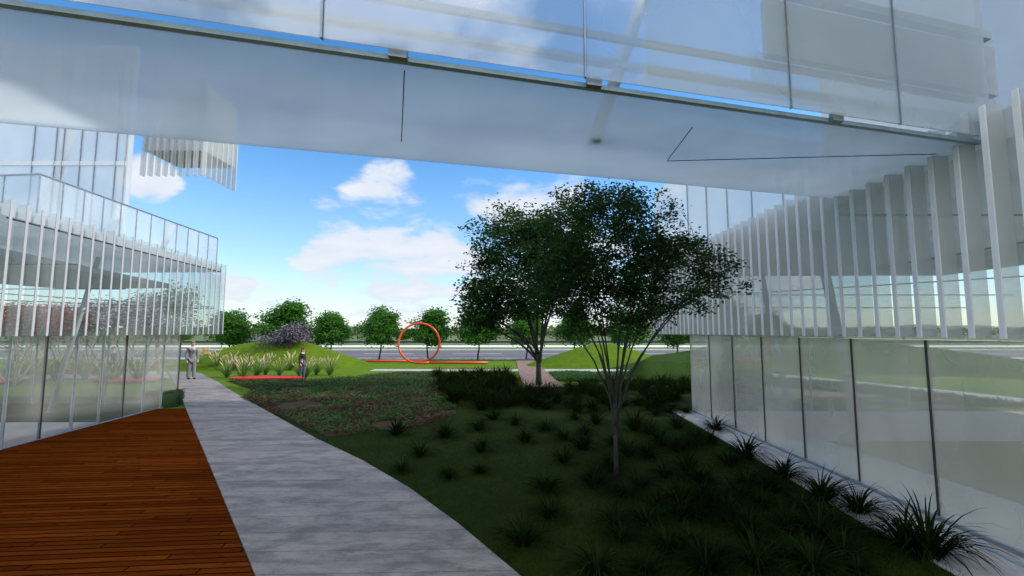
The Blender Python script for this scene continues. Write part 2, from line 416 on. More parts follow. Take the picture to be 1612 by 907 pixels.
def hills():
    mb = MB(); N = 120
    for i in range(N + 1):
        a = R(-62 + 124 * i / N); r0 = 900
        h = 9 + 7 * noise.noise(Vector((i * .11, 2.3, 0))) + 3 * noise.noise(Vector((i * .5, 7, 0)))
        x, y = math.sin(a) * r0, math.cos(a) * r0
        mb.v += [(x, y, -2), (x * 1.1, y * 1.1, h), (x * 1.35, y * 1.35, -2)]
    for i in range(N):
        for k in (0, 1): mb.f.append((3 * i + k, 3 * i + 3 + k, 3 * i + 4 + k, 3 * i + 1 + k))
    return tag(mb.build('hills', 'hill_haze', smooth=True), kind='structure')
simple('hill_haze', (.16, .20, .17), .95, var=.2, scale=.02)
hills()

def far_wood():
    mb = MB(); rnd = random.Random(3)
    for i in range(5200):
        x = rnd.uniform(-420, 420); y = rnd.uniform(255, 300)
        h = 2.2 + 2.6 * (noise.noise(Vector((x * .03, 1, 0))) + .5)
        p = Vector((x, y, rnd.uniform(.1, max(.6, h))))
        mb.leaf(p, Vector((rnd.uniform(-1, 1), rnd.uniform(-1, 1), rnd.uniform(-.3, 1))), Vector((rnd.uniform(-.3, .3), -1, .5)), 2.2, 1.8)
    return tag(mb.build('distant_wood', 'leaf_olive'), 'low band of distant scrub along the horizon', 'trees', kind='stuff')
far_wood()
mb = MB()
mb.box(-150, 94, 0, 150, 94.25, .42)
for x in range(-150, 151, 6): mb.box(x - .15, 93.9, 0, x + .15, 94.35, .55)
tag(mb.build('low_wall', 'dark_metal'), 'long low dark wall beyond the far side of the road', 'wall')

# ------------------------------------------------------------------ mounds
def mound(name, ridge, w, ext, res=56, mat='mound_grass'):
    """ridge: list of (x,y,h); the ground falls away from the ridge over width w (near, far)"""
    xs = [p[0] for p in ridge]; ys = [p[1] for p in ridge]
    x0, x1 = min(xs) - ext, max(xs) + ext; y0, y1 = min(ys) - w[0], max(ys) + w[1]
    mb = MB(); nx, ny = res, res // 2 + 8
    def hgt(x, y):
        best = 0
        for i in range(len(ridge) - 1):
            a = Vector(ridge[i]); b = Vector(ridge[i + 1]); ab = (b - a).xy; tt = max(0, min(1, (Vector((x, y)) - a.xy).dot(ab) / max(ab.length_squared, 1e-6)))
            q = a.lerp(b, tt); dx = (x - q.x) / ext; dy = (y - q.y) / (w[0] if y < q.y else w[1])
            d = math.hypot(dx, dy); best = max(best, q.z * max(0, 1 - d) ** .95)
        if best > 0: best += .05 * noise.noise(Vector((x * .9, y * .9, 1))) * min(1, best)
        return best
    for j in range(ny + 1):
        for i in range(nx + 1):
            x = x0 + (x1 - x0) * i / nx; y = y0 + (y1 - y0) * j / ny; h = hgt(x, y)
            mb.v.append((x, y, h if h > 0 else -.02))
    for j in range(ny):
        for i in range(nx):
            a = j * (nx + 1) + i; mb.f.append((a, a + 1, a + nx + 2, a + nx + 1))
    return tag(mb.build(name, mat, smooth=True), kind='structure')
mound('mound', [(-17.4, 31.0, 1.45), (-15.6, 31.0, 1.66), (-13.6, 31.0, 1.62)], (3.6, 4), 4.6)
mound('mound', [(5.2, 31.2, 1.42), (6.6, 31.2, 1.44)], (2.9, 5), 4.4)
mound('near_mound', [(6.3, 22.6, .92), (8.4, 22.9, .78), (11.3, 22.6, .9)], (1.15, 2.2), 1.1, mat='dark_mound_grass')  # shade on the front face is put into this darker grass colour
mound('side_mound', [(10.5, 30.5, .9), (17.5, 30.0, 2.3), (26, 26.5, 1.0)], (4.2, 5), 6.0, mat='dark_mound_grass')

# ------------------------------------------------------------------ planting beds (stuff)
def in_poly(x, y, P):
    c = False; j = len(P) - 1
    for i in range(len(P)):
        if (P[i][1] > y) != (P[j][1] > y) and x < (P[j][0] - P[i][0]) * (y - P[i][1]) / (P[j][1] - P[i][1]) + P[i][0]: c = not c
        j = i
    return c
def scatter_bed(name, P, n, L, mats, label, hmax=.12, clear=.34, seed=1):
    rnd = random.Random(seed); xs = [p[0] for p in P]; ys = [p[1] for p in P]
    root = tag(empty(name, (sum(xs) / len(xs), sum(ys) / len(ys), 0)), label, 'plants', kind='stuff')
    mbs = [MB() for _ in mats]; k = 0; tries = 0
    while k < n and tries < n * 8:
        tries += 1
        x = rnd.uniform(min(xs), max(xs)); y = rnd.uniform(min(ys), max(ys))
        if not in_poly(x, y, P): continue
        nv = noise.noise(Vector((x * .55, y * 1.1, seed))) + .35 * noise.noise(Vector((x * 2, y * 2, seed)))
        if nv > clear: continue
        k += 1; hh = hmax * (.4 + .6 * rnd.random()) * (1.25 - max(0, nv))
        a = rnd.uniform(0, 6.283); d = Vector((math.cos(a), math.sin(a), rnd.uniform(-.1, .8)))
        w_ = 0 if len(mats) == 1 else (1 if noise.noise(Vector((x * .8, y * 1.4, seed + 9))) + rnd.uniform(-.35, .35) > (-.02 if y < 17 and len(P) == 11 and x < 0 else .25) else 0)
        mbs[w_].leaf(Vector((x - root.location.x, y - root.location.y, rnd.uniform(.01, hh))), d, Vector((rnd.uniform(-.4, .4), rnd.uniform(-.4, .4), 1)), L * rnd.uniform(.7, 1.3), L * .6)
    for mb, mt in zip(mbs, mats): mb.build('foliage', mt, root)
    return root
BED1 = [(-8.9, 15.9), (-9.7, 18.2), (-12.5, 21.3), (-8.8, 21.8), (-6.2, 25.2), (-4.2, 26.2), (-2.6, 22.5), (-2.1, 17.5), (-1.5, 13.0), (-2.2, 11.2), (-3.9, 10.25)]
sheet('planting_bed', BED1, .012, 'ground_cover_soil')
scatter_bed('ground_cover', BED1, 46000, .085, ['leaf_cover', 'leaf_rust'], 'low mottled green and rust ground cover beside the concrete path', seed=4, clear=.30)
BED2 = [(2.0, 21.4), (5.2, 21.2), (9.2, 20.9), (12.5, 17.5), (13.6, 14.2), (15.3, 14.2), (15.1, 16.2), (13.9, 20), (11.8, 24.1), (10.2, 25.9), (2.0, 26.1)]
sheet('flower_bed', BED2, .012, 'ground_cover_soil')
scatter_bed('ground_cover', BED2, 26000, .11, ['leaf_cover'], 'low green ground cover band in front of the pale cross path', seed=8, clear=.25)
sheet('gravel_strip', [(2.2, 20.3), (8.8, 20.2), (12.6, 16.6), (13.2, 14), (12.2, 13.7), (10, 16.9), (8, 18.6), (2.2, 19.7)], .016, 'gravel')

# ------------------------------------------------------------------ grasses
def tuft(mb, rnd, n, L, W, droop, spread=.9, r0=.06, c=(0, 0)):
    for i in range(n):
        a = rnd.uniform(0, 6.283); s = rnd.uniform(.05, 1) ** .8 * spread
        d = Vector((math.cos(a) * s, math.sin(a) * s, 1))
        mb.blade((c[0] + math.cos(a) * r0 * s, c[1] + math.sin(a) * r0 * s, 0), d, L * rnd.uniform(.65, 1.1), W, droop * rnd.uniform(.6, 1.4), 5)
tuft_src = []
for k in range(4):
    rnd = random.Random(20 + k); mb = MB(); tuft(mb, rnd, 120, .42, .012, 1.5 + .2 * k, 1.05)
    o = mb.build('grass_tuft', 'blade_dark'); o.hide_render = False
    tuft_src.append(o)
tcount = 0
def place_tuft(x, y, sc, label, group, rnd=random.Random(5)):
    global tcount
    s = tuft_src[tcount % 4]; o = s if tcount < 4 else s.copy()
    if tcount >= 4: COL.objects.link(o)
    tcount += 1
    o.location = (x, y, 0); o.rotation_euler = (0, 0, rnd.uniform(0, 6.28)); sc *= rnd.uniform(.78, 1.18); o.scale = (sc * rnd.uniform(.9, 1.1), sc * rnd.uniform(.9, 1.1), sc * rnd.uniform(.8, 1.15))
    tag(o, label, 'grass tuft', group); return o
front = [(70,250),(180,350),(95,425),(310,455),(465,330),(460,430),(295,265),(455,230),(625,205),(670,285),(850,275),(765,230),(940,320),(850,385),(770,515),(780,640),(660,765),(990,500),(1125,750),(1130,540),(1000,465),(1150,350),(1200,500),(1320,450),(1390,580),(1300,300),(1430,770),(1000,900),(1230,900),(1510,900),(1400,650),(1480,640),(1250,250),(1380,220),(1090,690),(1500,560),(590,120),(520,180),(730,120),(900,180),(1000,200),(1350,130),(1280,160),(1420,150),(1240,360),(1380,330),(1420,420),(1500,480),(1180,230),(1080,300),(1460,280),(1060,420),(1290,590),(1240,680),(1330,800),(950,250)]
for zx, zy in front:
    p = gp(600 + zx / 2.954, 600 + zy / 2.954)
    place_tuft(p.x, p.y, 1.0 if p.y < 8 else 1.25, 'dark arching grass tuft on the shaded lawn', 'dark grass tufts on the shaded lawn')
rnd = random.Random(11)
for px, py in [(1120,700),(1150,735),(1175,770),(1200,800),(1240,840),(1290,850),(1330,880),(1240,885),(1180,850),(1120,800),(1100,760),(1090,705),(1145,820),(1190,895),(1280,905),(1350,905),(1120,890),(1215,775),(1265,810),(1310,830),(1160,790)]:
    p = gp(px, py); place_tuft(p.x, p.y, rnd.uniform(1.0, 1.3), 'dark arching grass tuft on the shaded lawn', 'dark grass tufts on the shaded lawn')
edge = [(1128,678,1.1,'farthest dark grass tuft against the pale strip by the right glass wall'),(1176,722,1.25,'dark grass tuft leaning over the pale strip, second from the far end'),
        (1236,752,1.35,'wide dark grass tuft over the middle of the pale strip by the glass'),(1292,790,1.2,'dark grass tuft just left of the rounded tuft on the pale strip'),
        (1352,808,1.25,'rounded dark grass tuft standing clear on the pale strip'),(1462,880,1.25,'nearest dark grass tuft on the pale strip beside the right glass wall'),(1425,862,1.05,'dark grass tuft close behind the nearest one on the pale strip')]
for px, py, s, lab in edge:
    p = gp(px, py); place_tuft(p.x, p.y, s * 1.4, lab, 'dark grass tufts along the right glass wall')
# the dense bank of taller dark clumps behind the shaded lawn
BANK = [(-4.3, 25.0), (-3.0, 20.2), (-2.4, 16.5), (-1.4, 13.4), (4.3, 13.2), (6.2, 17.5), (9.2, 17.2), (9.0, 19.9), (1.9, 20.2), (.2, 20.4), (-.2, 25.2)]
pts = []; tr = 0
while len(pts) < 190 and tr < 20000:
    tr += 1; x = rnd.uniform(-4.4, 9.2); y = rnd.uniform(13, 25.3)
    if not in_poly(x, y, BANK): continue
    if (y < 17 and rnd.random() < .55) or (y > 18.2 and .1 < x < 2.7): continue
    if all((x - a) ** 2 + (y - b) ** 2 > .42 ** 2 for a, b in pts): pts.append((x, y))
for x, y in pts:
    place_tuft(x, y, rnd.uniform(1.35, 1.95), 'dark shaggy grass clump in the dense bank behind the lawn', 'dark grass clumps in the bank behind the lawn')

def lawn_blades():
    mb = MB(); rnd = random.Random(2); P = [(.1, 4.4), (-1.4, 6.93), (-3.9, 9.95), (-2, 12.5), (4.3, 13), (4.1, 4.2)]; k = 0
    while k < 80000:
        y = 4.2 + 8 * rnd.random() ** 1.7; x = rnd.uniform(-4, 4.3)
        if not in_poly(x, y, P): continue
        k += 1; a = rnd.uniform(0, 6.28); d = Vector((math.cos(a) * .6, math.sin(a) * .6, 1)); L = rnd.uniform(.02, .05); b = len(mb.v)
        s = Vector((-math.sin(a), math.cos(a), 0)) * .003; p = Vector((x, y, .002))
        mb.v += [tuple(p - s), tuple(p + s), tuple(p + d * L)]; mb.f.append((b, b + 1, b + 2))
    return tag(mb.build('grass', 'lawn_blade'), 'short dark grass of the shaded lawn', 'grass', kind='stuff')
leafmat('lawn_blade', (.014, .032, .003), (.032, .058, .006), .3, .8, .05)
lawn_blades()

# fountain grass with pale plumes
def fountain(seed):
    rnd = random.Random(seed); root = empty('fountain_grass'); mb = MB(); tuft(mb, rnd, 90, .95, .022, 1.1, .65, .1)
    mb.build('blades', 'blade_green', root); pl = MB()
    for i in range(13):
        a = rnd.uniform(0, 6.28); s = rnd.uniform(.1, .6); d = Vector((math.cos(a) * s, math.sin(a) * s, 1)).normalized(); h = rnd.uniform(.6, .92)
        p0 = Vector((0, 0, .1)); p1 = d * h; p2 = p1 + (d + Vector((math.cos(a), math.sin(a), 0)) * .35).normalized() * .24
        pl.tube([p0, p1], .004, 3); m_ = (p1 + p2) / 2
        pl.tube([p1, m_, p2], [.012, .026, .006], 5)
    pl.build('plumes', 'plume', root); return root
fsrc = [fountain(s) for s in (31, 32, 33)]
fpos = [(575,700),(690,712),(790,697),(850,682),(950,688),(1100,702),(1140,700),(1215,682),(1310,685),(620,650),(500,645),(440,625),(730,650),(880,640),(660,600),(1030,650),(800,625),(930,615),(350,640)]
fl = []
for zx, zy in fpos: fl.append((230 + zx / 4.534, 440 + zy / 4.534))
fcount = 0
def place_f(px, py, sc, lab, grp):
    global fcount
    p = gp(px, py); s = fsrc[fcount % 3]; rz = random.uniform(0, 6.28)
    if fcount < 3: o = s; o.location = p; o.rotation_euler = (0, 0, rz); o.scale = (sc,) * 3; tag(o, lab, 'grass', grp)
    else: o = dup(s, p, rz, sc); tag(o, lab, 'grass', grp)
    fcount += 1
for px, py in fl: place_f(px, py, random.uniform(.9, 1.15), 'fountain grass with cream plumes in front of the left mound', 'plumed fountain grasses right of the path')
for px, py in [(12,600),(40,592),(60,604),(20,585),(76,588),(95,584),(135,598),(150,592),(163,603),(145,580),(190,590),(205,585),(228,592),(216,602),(240,584),(120,588),(180,600),(60,580)]:
    place_f(px, py, random.uniform(.95, 1.25), 'fountain grass seen through the left glass wall', 'plumed fountain grasses behind the left glass')

# ------------------------------------------------------------------ trees
def branch(mb, p0, p1, r0, r1, rnd, bend=.12, sides=6, n=5):
    p0 = Vector(p0); p1 = Vector(p1); L = (p1 - p0).length
    off = Vector((rnd.uniform(-1, 1), rnd.uniform(-1, 1), rnd.uniform(-.3, .3))) * L * bend
    pts = []; rr = []
    for i in range(n + 1):
        t_ = i / n; pts.append(p0.lerp(p1, t_) + off * math.sin(math.pi * t_) + Vector((rnd.uniform(-1, 1), rnd.uniform(-1, 1), 0)) * L * .012)
        rr.append(r0 + (r1 - r0) * t_)
    mb.tube(pts, rr, sides); return pts
def crown_points(rnd, c, r, n, gapn=.12, seed=0, shell=.35, low=-.75):
    out = []; tr = 0
    while len(out) < n and tr < n * 40:
        tr += 1
        d = Vector((rnd.gauss(0, 1), rnd.gauss(0, 1), rnd.gauss(0, 1))).normalized()
        q = shell + (1 - shell) * rnd.random() ** .55
        bump = 1 + .28 * noise.noise(d * 1.9 + Vector((seed, 0, 0))) + .12 * noise.noise(d * 5 + Vector((0, seed, 0)))
        p = Vector((d.x * r[0], d.y * r[1], d.z * r[2])) * q * bump
        if p.z < low * r[2]: continue
        P = Vector(c) + p
        if noise.noise(P * (1.6 / max(r) * 1.7) + Vector((0, 0, seed * 3))) > gapn + .25: continue
        out.append(P)
    return out
def leaves_at(mb, rnd, P, k, rad, L, flat=.6):
    for i in range(k):
        q = P + Vector((rnd.gauss(0, rad), rnd.gauss(0, rad), rnd.gauss(0, rad * flat)))
        a = rnd.uniform(0, 6.283)
        mb.leaf(q, Vector((math.cos(a), math.sin(a), rnd.uniform(-.9, .3))), Vector((rnd.uniform(-.8, .8), rnd.uniform(-.8, .8), rnd.uniform(.2, 1))), L * rnd.uniform(.7, 1.3), L * .6)

def multistem(name, loc, base_h, blobs, stems, r_base, leafL, k_leaf, n_cl, cl_rad, mats, label, seed, rr=.02, fork=.45):
    """blobs: list of (centre, radii, share); stems rise from the short bole and fan into the crown"""
    rnd = random.Random(seed); root = tag(empty(name, loc), label, 'tree'); tk = MB(); cr = MB()
    base = Vector((0, 0, 0)); crotch = Vector((0, 0, base_h))
    tk.tube([base - Vector((0, 0, .05)), Vector((0, 0, base_h * .5)), crotch], [r_base * 1.25, r_base, r_base * .95], 10)
    centres = []
    for bi, (c, r, share) in enumerate(blobs):
        centres += [(p, bi) for p in crown_points(rnd, c, r, int(n_cl * share), seed=seed + bi * 3)]
    rnd.shuffle(centres); tips = []
    for i in range(stems):
        a = 2 * math.pi * i / stems + rnd.uniform(-.3, .3); c, r, _ = blobs[i % len(blobs)]
        tgt = Vector(c) + Vector((math.cos(a) * r[0] * .52, math.sin(a) * r[1] * .52, -r[2] * rnd.uniform(.05, .45)))
        st = Vector((math.cos(a) * r_base * .7, math.sin(a) * r_base * .7, base_h * rnd.uniform(.55, 1)))
        mid = st.lerp(tgt, .5); mid.z += (tgt.z - st.z) * .14; mid.x = st.x + (tgt.x - st.x) * .28; mid.y = st.y + (tgt.y - st.y) * .28
        n = 8; pts = []
        for k in range(n + 1):
            t_ = k / n; pts.append(st * (1 - t_) ** 2 + mid * 2 * t_ * (1 - t_) + tgt * t_ ** 2 + Vector((rnd.uniform(-1, 1), rnd.uniform(-1, 1), 0)) * .012)
        tk.tube(pts, [rr * (1 - .6 * k / n) for k in range(n + 1)], 6)
        tips += pts[3:]
    # twigs: every cluster hangs on a twig that starts at the nearest stem
    for i, (P, bi) in enumerate(centres):
        if i % 3 == 0:
            q = min(tips, key=lambda s: (s - P).length + max(0, s.z - P.z) * 1.5)
            branch(tk, q, P, rr * .30, rr * .10, rnd, .1, 4, 4)
            if i % 9 == 0: tips.append(q.lerp(P, .6))
        leaves_at(cr, rnd, P, k_leaf, cl_rad, leafL)
    tk.build('trunk', mats[0], root, smooth=True); cr.build('crown', mats[1], root); return root
multistem('multi_stem_tree', (1.56, 7.34, 0), 1.15, [((-.05, .05, 3.55), (1.12, 1.05, 1.02), .62), ((.95, -.05, 3.05), (.95, .8, .72), .26), ((-.75, .1, 2.85), (.65, .7, .62), .14), ((.1, .1, 2.55), (.85, .8, .5), .16)], 14, .030, .055, 29, 1080, .075, ('bark', 'leaf_dark'), 'slender multi-stem tree with a broad dark crown standing on the shaded lawn', 5, rr=.017)
multistem('multi_stem_tree', (1.10, 19.84, 0), 1.3, [((-.8, 0, 4.9), (2.25, 2.1, 2.75), .62), ((.9, 0, 5.6), (1.7, 1.7, 2.4), .26), ((-2.3, 0, 3.2), (1.1, 1.1, 1.3), .12)], 9, .11, .15, 24, 1150, .2, ('bark', 'leaf_dark'), 'taller multi-stem tree behind the dark grass bank, left of the lawn tree', 9, rr=.055)

def simple_tree(name, h, rx, leafmats, barkm, seed, n_cl=150, k=26, L=.15, forks=6, trunk_h=.28, tr=.07, bend=.05, crown_top=1.0):
    rnd = random.Random(seed); root = empty(name); tk = MB(); cz = h * (trunk_h + (1 - trunk_h) / 2); rz = h * (1 - trunk_h) / 2 * crown_top
    top = Vector((rnd.uniform(-.2, .2), rnd.uniform(-.2, .2), h * .75))
    trunk = branch(tk, (0, 0, -.05), top, tr, tr * .35, rnd, bend, 8, 8)
    cl = crown_points(rnd, (0, 0, cz - rz * .25), (rx, rx, rz * .72), int(n_cl * .55), seed=seed, shell=.25, low=-.9)
    for q in range(4):
        a = rnd.uniform(0, 6.28); k2 = rnd.uniform(.25, .5)
        cl += crown_points(rnd, (math.cos(a) * rx * k2, math.sin(a) * rx * k2, cz + rz * rnd.uniform(.05, .5)), (rx * .48, rx * .48, rz * rnd.uniform(.4, .52)), int(n_cl * .13), seed=seed + q * 5, shell=.2, low=-.9)
    for i in range(forks):
        s = trunk[3 + i % 5]; a = i * 2.4; P = Vector((math.cos(a) * rx * .7, math.sin(a) * rx * .7, cz + rnd.uniform(-.3, .5) * rz))
        branch(tk, s, P, tr * .45, tr * .12, rnd, .1, 5, 5)
    mbs = [MB() for _ in leafmats]
    for i, P in enumerate(cl):
        leaves_at(mbs[0], rnd, P, k, rx * .15, L)
        if len(mbs) > 1:
            if P.z > cz - rz * .3 or i % 3 == 0: leaves_at(mbs[1], rnd, P + (P - Vector((0, 0, cz))) * .1, k // 2, rx * .13, L)
    tk.build('trunk', barkm, root, smooth=True)
    for mb, mt, nm in zip(mbs, leafmats, ('crown', 'blossom')): mb.build(nm, mt, root)
    return root
rts = [simple_tree('street_tree', 4.3, 1.6, ['leaf_road'], 'dark_bark', 40 + i, 260, 28, .21, trunk_h=.24) for i in range(4)]
bx = [372, 448, 523, 601, 677, 753, 828, 905, 985, 1060, 1132, 1208]
nm = ['at the far left by the mound', 'with the tallest crown, behind the left mound', 'first one right of the left mound', 'second right of the left mound', 'standing right behind the orange ring', 'first one right of the orange ring', 'left of the gravel path', 'right of the gravel path behind the lawn tree', 'behind the top of the middle mound', 'right of the middle mound', 'seen through the fins of the right building, left one', 'seen through the fins of the right building, right one']
for i, (x, nn) in enumerate(zip(bx, nm)):
    p = gp(x, 565.5); sc = [1.0, 1.16, .98, 1.02, 1.0, 1.06, 1.0, 1.0, 1.02, .96, 1.2, .95][i]; lab = 'green round-crowned street tree ' + nn
    if i < 4: o = rts[i]; o.location = (p.x, p.y - .8, 0); o.scale = (sc,) * 3; o.rotation_euler = (0, 0, i * 1.3); tag(o, lab, 'tree', 'street trees along the road')
    else: o = dup(rts[(i * 3 + i // 4) % 4], (p.x, p.y - .8, 0), i * 1.7, sc); tag(o, lab, 'tree', 'street trees along the road')
# a far row beyond the road, small
for i, (x, y) in enumerate([(-58, 84), (-49, 86), (-30, 84), (-20, 88), (34, 85), (47, 86)]):
    o = dup(rts[i % 3], (x, y, 0), i * .9, (.95, .95, .62)); tag(o, 'small tree beyond the far side of the road', 'tree', 'small trees beyond the road')

def at(px, py): p = gp(px, py); return (p.x, p.y, 0)
pt = simple_tree('plum_tree', 2.8, 1.5, ['leaf_plum', 'leaf_mauve'], 'dark_bark', 61, 120, 22, .13, trunk_h=.42, tr=.06)
pt.location = at(448, 577); tag(pt, 'dark tree with pale mauve blossom in front of the left mound', 'tree')
ot = simple_tree('olive_tree', 4.9, 1.75, ['leaf_olive'], 'pale_bark', 66, 190, 26, .14, trunk_h=.32, tr=.1)
ot.location = at(250, 590); tag(ot, 'tall olive green tree seen through the end of the left glass wall', 'tree')
def vase(name, seed, mats, h, rx, barkm):
    rnd = random.Random(seed); root = empty(name); tk = MB(); mbs = [MB() for _ in mats]
    tips = []
    for i in range(5):
        a = i * 1.256 + rnd.uniform(-.3, .3); P = Vector((math.cos(a) * rx * .75, math.sin(a) * rx * .75, h * rnd.uniform(.72, .85)))
        pts = branch(tk, (math.cos(a) * .05, math.sin(a) * .05, -.03), P, .05, .02, rnd, .16, 6, 7); tips += pts[4:]
        for j in range(3):
            Q = pts[4] + Vector((rnd.uniform(-1, 1) * rx * .5, rnd.uniform(-1, 1) * rx * .5, rnd.uniform(.2, .6))); branch(tk, pts[4], Q, .02, .007, rnd, .1, 4, 3)
    for P in crown_points(rnd, (0, 0, h * .80), (rx, rx, h * .22), 120, seed=seed, shell=.2, low=-.8):
        leaves_at(mbs[0], rnd, P, 16, rx * .13, .13)
        leaves_at(mbs[1], rnd, P + Vector((0, 0, .06)), 12, rx * .13, .13)
    tk.build('trunk', barkm, root, smooth=True)
    for mb, mt, n_ in zip(mbs, mats, ('crown', 'blossom')): mb.build(n_, mt, root)
    return root
v1 = vase('flowering_tree', 71, ['leaf_plum', 'leaf_pale'], 3.7, 1.7, 'pale_bark'); v1.location = at(215, 596); tag(v1, 'pale blossomed vase-shaped tree in front of the olive tree behind the left glass', 'tree', 'pale blossomed trees behind the left glass')
o = dup(v1, at(150, 592), 1.4, 1.0); tag(o, 'pale blossomed vase-shaped tree between the red trees and the olive tree', 'tree', 'pale blossomed trees behind the left glass')
o = dup(v1, at(105, 586), 2.4, .98); tag(o, 'pale blossomed tree just right of the red flowering trees', 'tree', 'pale blossomed trees behind the left glass')
r1 = vase('red_flowering_tree', 75, ['leaf_dark', 'leaf_red'], 3.2, 1.5, 'pale_bark'); r1.location = at(20, 608); tag(r1, 'red flowering tree at the left edge behind the glass wall', 'tree', 'red flowering trees behind the left glass')
o = dup(r1, at(52, 588), 2.0, 1.12); tag(o, 'red flowering tree second from the left edge behind the glass', 'tree', 'red flowering trees behind the left glass')
o = dup(r1, at(88, 600), 4.0, .98); tag(o, 'red flowering tree third from the left edge behind the glass', 'tree', 'red flowering trees behind the left glass')

# hedge at the corner of the left building
def hedge():
    rnd = random.Random(6); root = tag(empty('box_hedge', (-10.22, 13.98, 0)), 'clipped dark green hedge block at the corner of the left glass building', 'hedge')
    cr = MB(); core = MB()
    P = [(-.43, -.32), (.42, .28), (.05, .75), (-1.5, .45)]
    P = [(-.28, -.33), (.42, .26), (.22, .78), (-.5, .25)]
    core.prism([(a * .9, b * .9) for a, b in P], -.02, .40); k = 0
    while k < 8000:
        x = rnd.uniform(-.6, .5); y = rnd.uniform(-.4, .9)
        if not in_poly(x, y, P): continue
        z = rnd.uniform(.02, .46); k += 1
        cr.leaf(Vector((x, y, z)), Vector((rnd.uniform(-1, 1), rnd.uniform(-1, 1), rnd.uniform(-.3, 1))), Vector((rnd.uniform(-1, 1), -1, rnd.uniform(0, 1))), .04, .028)
    core.build('core', 'hedge_leaf', root); cr.build('foliage', 'hedge_leaf', root)
hedge()
def yellow_bush():
    rnd = random.Random(8); root = tag(empty('flowering_shrub', at(318, 575)), 'shrub with yellow orange flower heads just right of the man in the suit', 'shrub')
    g = MB(); y = MB(); tuft(g, rnd, 120, .95, .03, .9, .8, .2)
    for i in range(60):
        P = Vector((rnd.gauss(0, .22), rnd.gauss(0, .2), rnd.uniform(.75, 1.15))); leaves_at(y, rnd, P, 5, .04, .1)
    g.build('blades', 'blade_green', root); y.build('flower_head', 'leaf_yellow', root)
yellow_bush()

# ------------------------------------------------------------------ ring sculpture
def ring():
    root = tag(empty('ring_sculpture', (-6.55, 33.6, 0)), 'orange steel tube looping into a tall ring between two ground bars', 'sculpture')
    r = 1.35; pts = [Vector((4.9, -.75, .1)), Vector((2.5, -.75, .1)), Vector((.9, -.75, .1))]
    n = 44
    for i in range(n + 1):
        a = -math.pi / 2 - 2 * math.pi * i / n
        pts.append(Vector((math.cos(a) * r, -.75 + 1.9 * i / n, r + .1 + math.sin(a) * r)))
    pts += [Vector((-1, 1.15, .1)), Vector((-3, 1.15, .1)), Vector((-5.2, 1.15, .1))]
    ringm = MB(); ringm.tube(pts[2:-2], .075, 12); ringm.build('ring', 'orange_paint', root, smooth=True)
    for q in ((pts[0], pts[2]), (pts[-3], pts[-1])):
        b = MB(); b.tube([q[0], q[1]], .082, 12); b.build('ground_bar', 'orange_paint', root, smooth=True)
ring()

# ------------------------------------------------------------------ red platforms
def red_disc(px, py, wx, wy, label, seed):
    rnd = random.Random(seed); p = gp(px, py); pts = []
    for i in range(36):
        a = 2 * math.pi * i / 36; k = 1 + .14 * math.sin(2 * a + seed) + .1 * math.sin(3 * a + seed * 2)
        pts.append((math.cos(a) * wx * k, math.sin(a) * wy * k))
    root = tag(empty('red_platform', (p.x, p.y, 0)), label, 'bench', 'low red platforms in the grass')
    mb = MB(); mb.prism(pts, .10, .16); mb.build('top', 'red_paint', root, bevel=.01)
    mb = MB(); mb.prism([(a * .85, b * .85) for a, b in pts], 0, .099); mb.build('plinth', 'dark_metal', root)
red_disc(418, 599, 1.35, .75, 'long red platform in front of the plumed grasses right of the path', 1)
red_disc(470, 580, .85, .55, 'short red platform behind the grasses beside the woman', 2)
red_disc(195, 602, 1.5, .7, 'red platform behind the left glass below the pale trees', 3)
red_disc(80, 588, 1.9, .8, 'red platform behind the left glass among the red trees', 4)
red_disc(0, 604, .8, .6, 'red platform cut by the left edge of the view', 5)
red_disc(132, 588, .9, .6, 'small red platform behind the left glass under the middle pale tree', 6)

# ------------------------------------------------------------------ people
def skin(name, J, E, mat, parent, sub=2):
    """J: list of (pos, radius); E: edges; grown with the skin modifier and frozen into one mesh"""
    me = bpy.data.meshes.new(name); me.from_pydata([j[0] for j in J], E, []); me.update()
    o = bpy.data.objects.new(name, me); COL.objects.link(o)
    sk = o.modifiers.new('skin', 'SKIN'); sk.use_smooth_shade = True
    for i, j in enumerate(J):
        r = j[1]; me.skin_vertices[0].data[i].radius = (r, r) if not hasattr(r, '__len__') else r
    me.skin_vertices[0].data[0].use_root = True
    ss = o.modifiers.new('sub', 'SUBSURF'); ss.levels = sub; ss.render_levels = sub
    dg = bpy.context.evaluated_depsgraph_get(); m2 = bpy.data.meshes.new_from_object(o.evaluated_get(dg))
    m2.name = name; m2.materials.clear(); m2.materials.append(M[mat])
    for p in m2.polygons: p.use_smooth = True
    o.modifiers.clear(); o.data = m2; o.parent = parent; return o
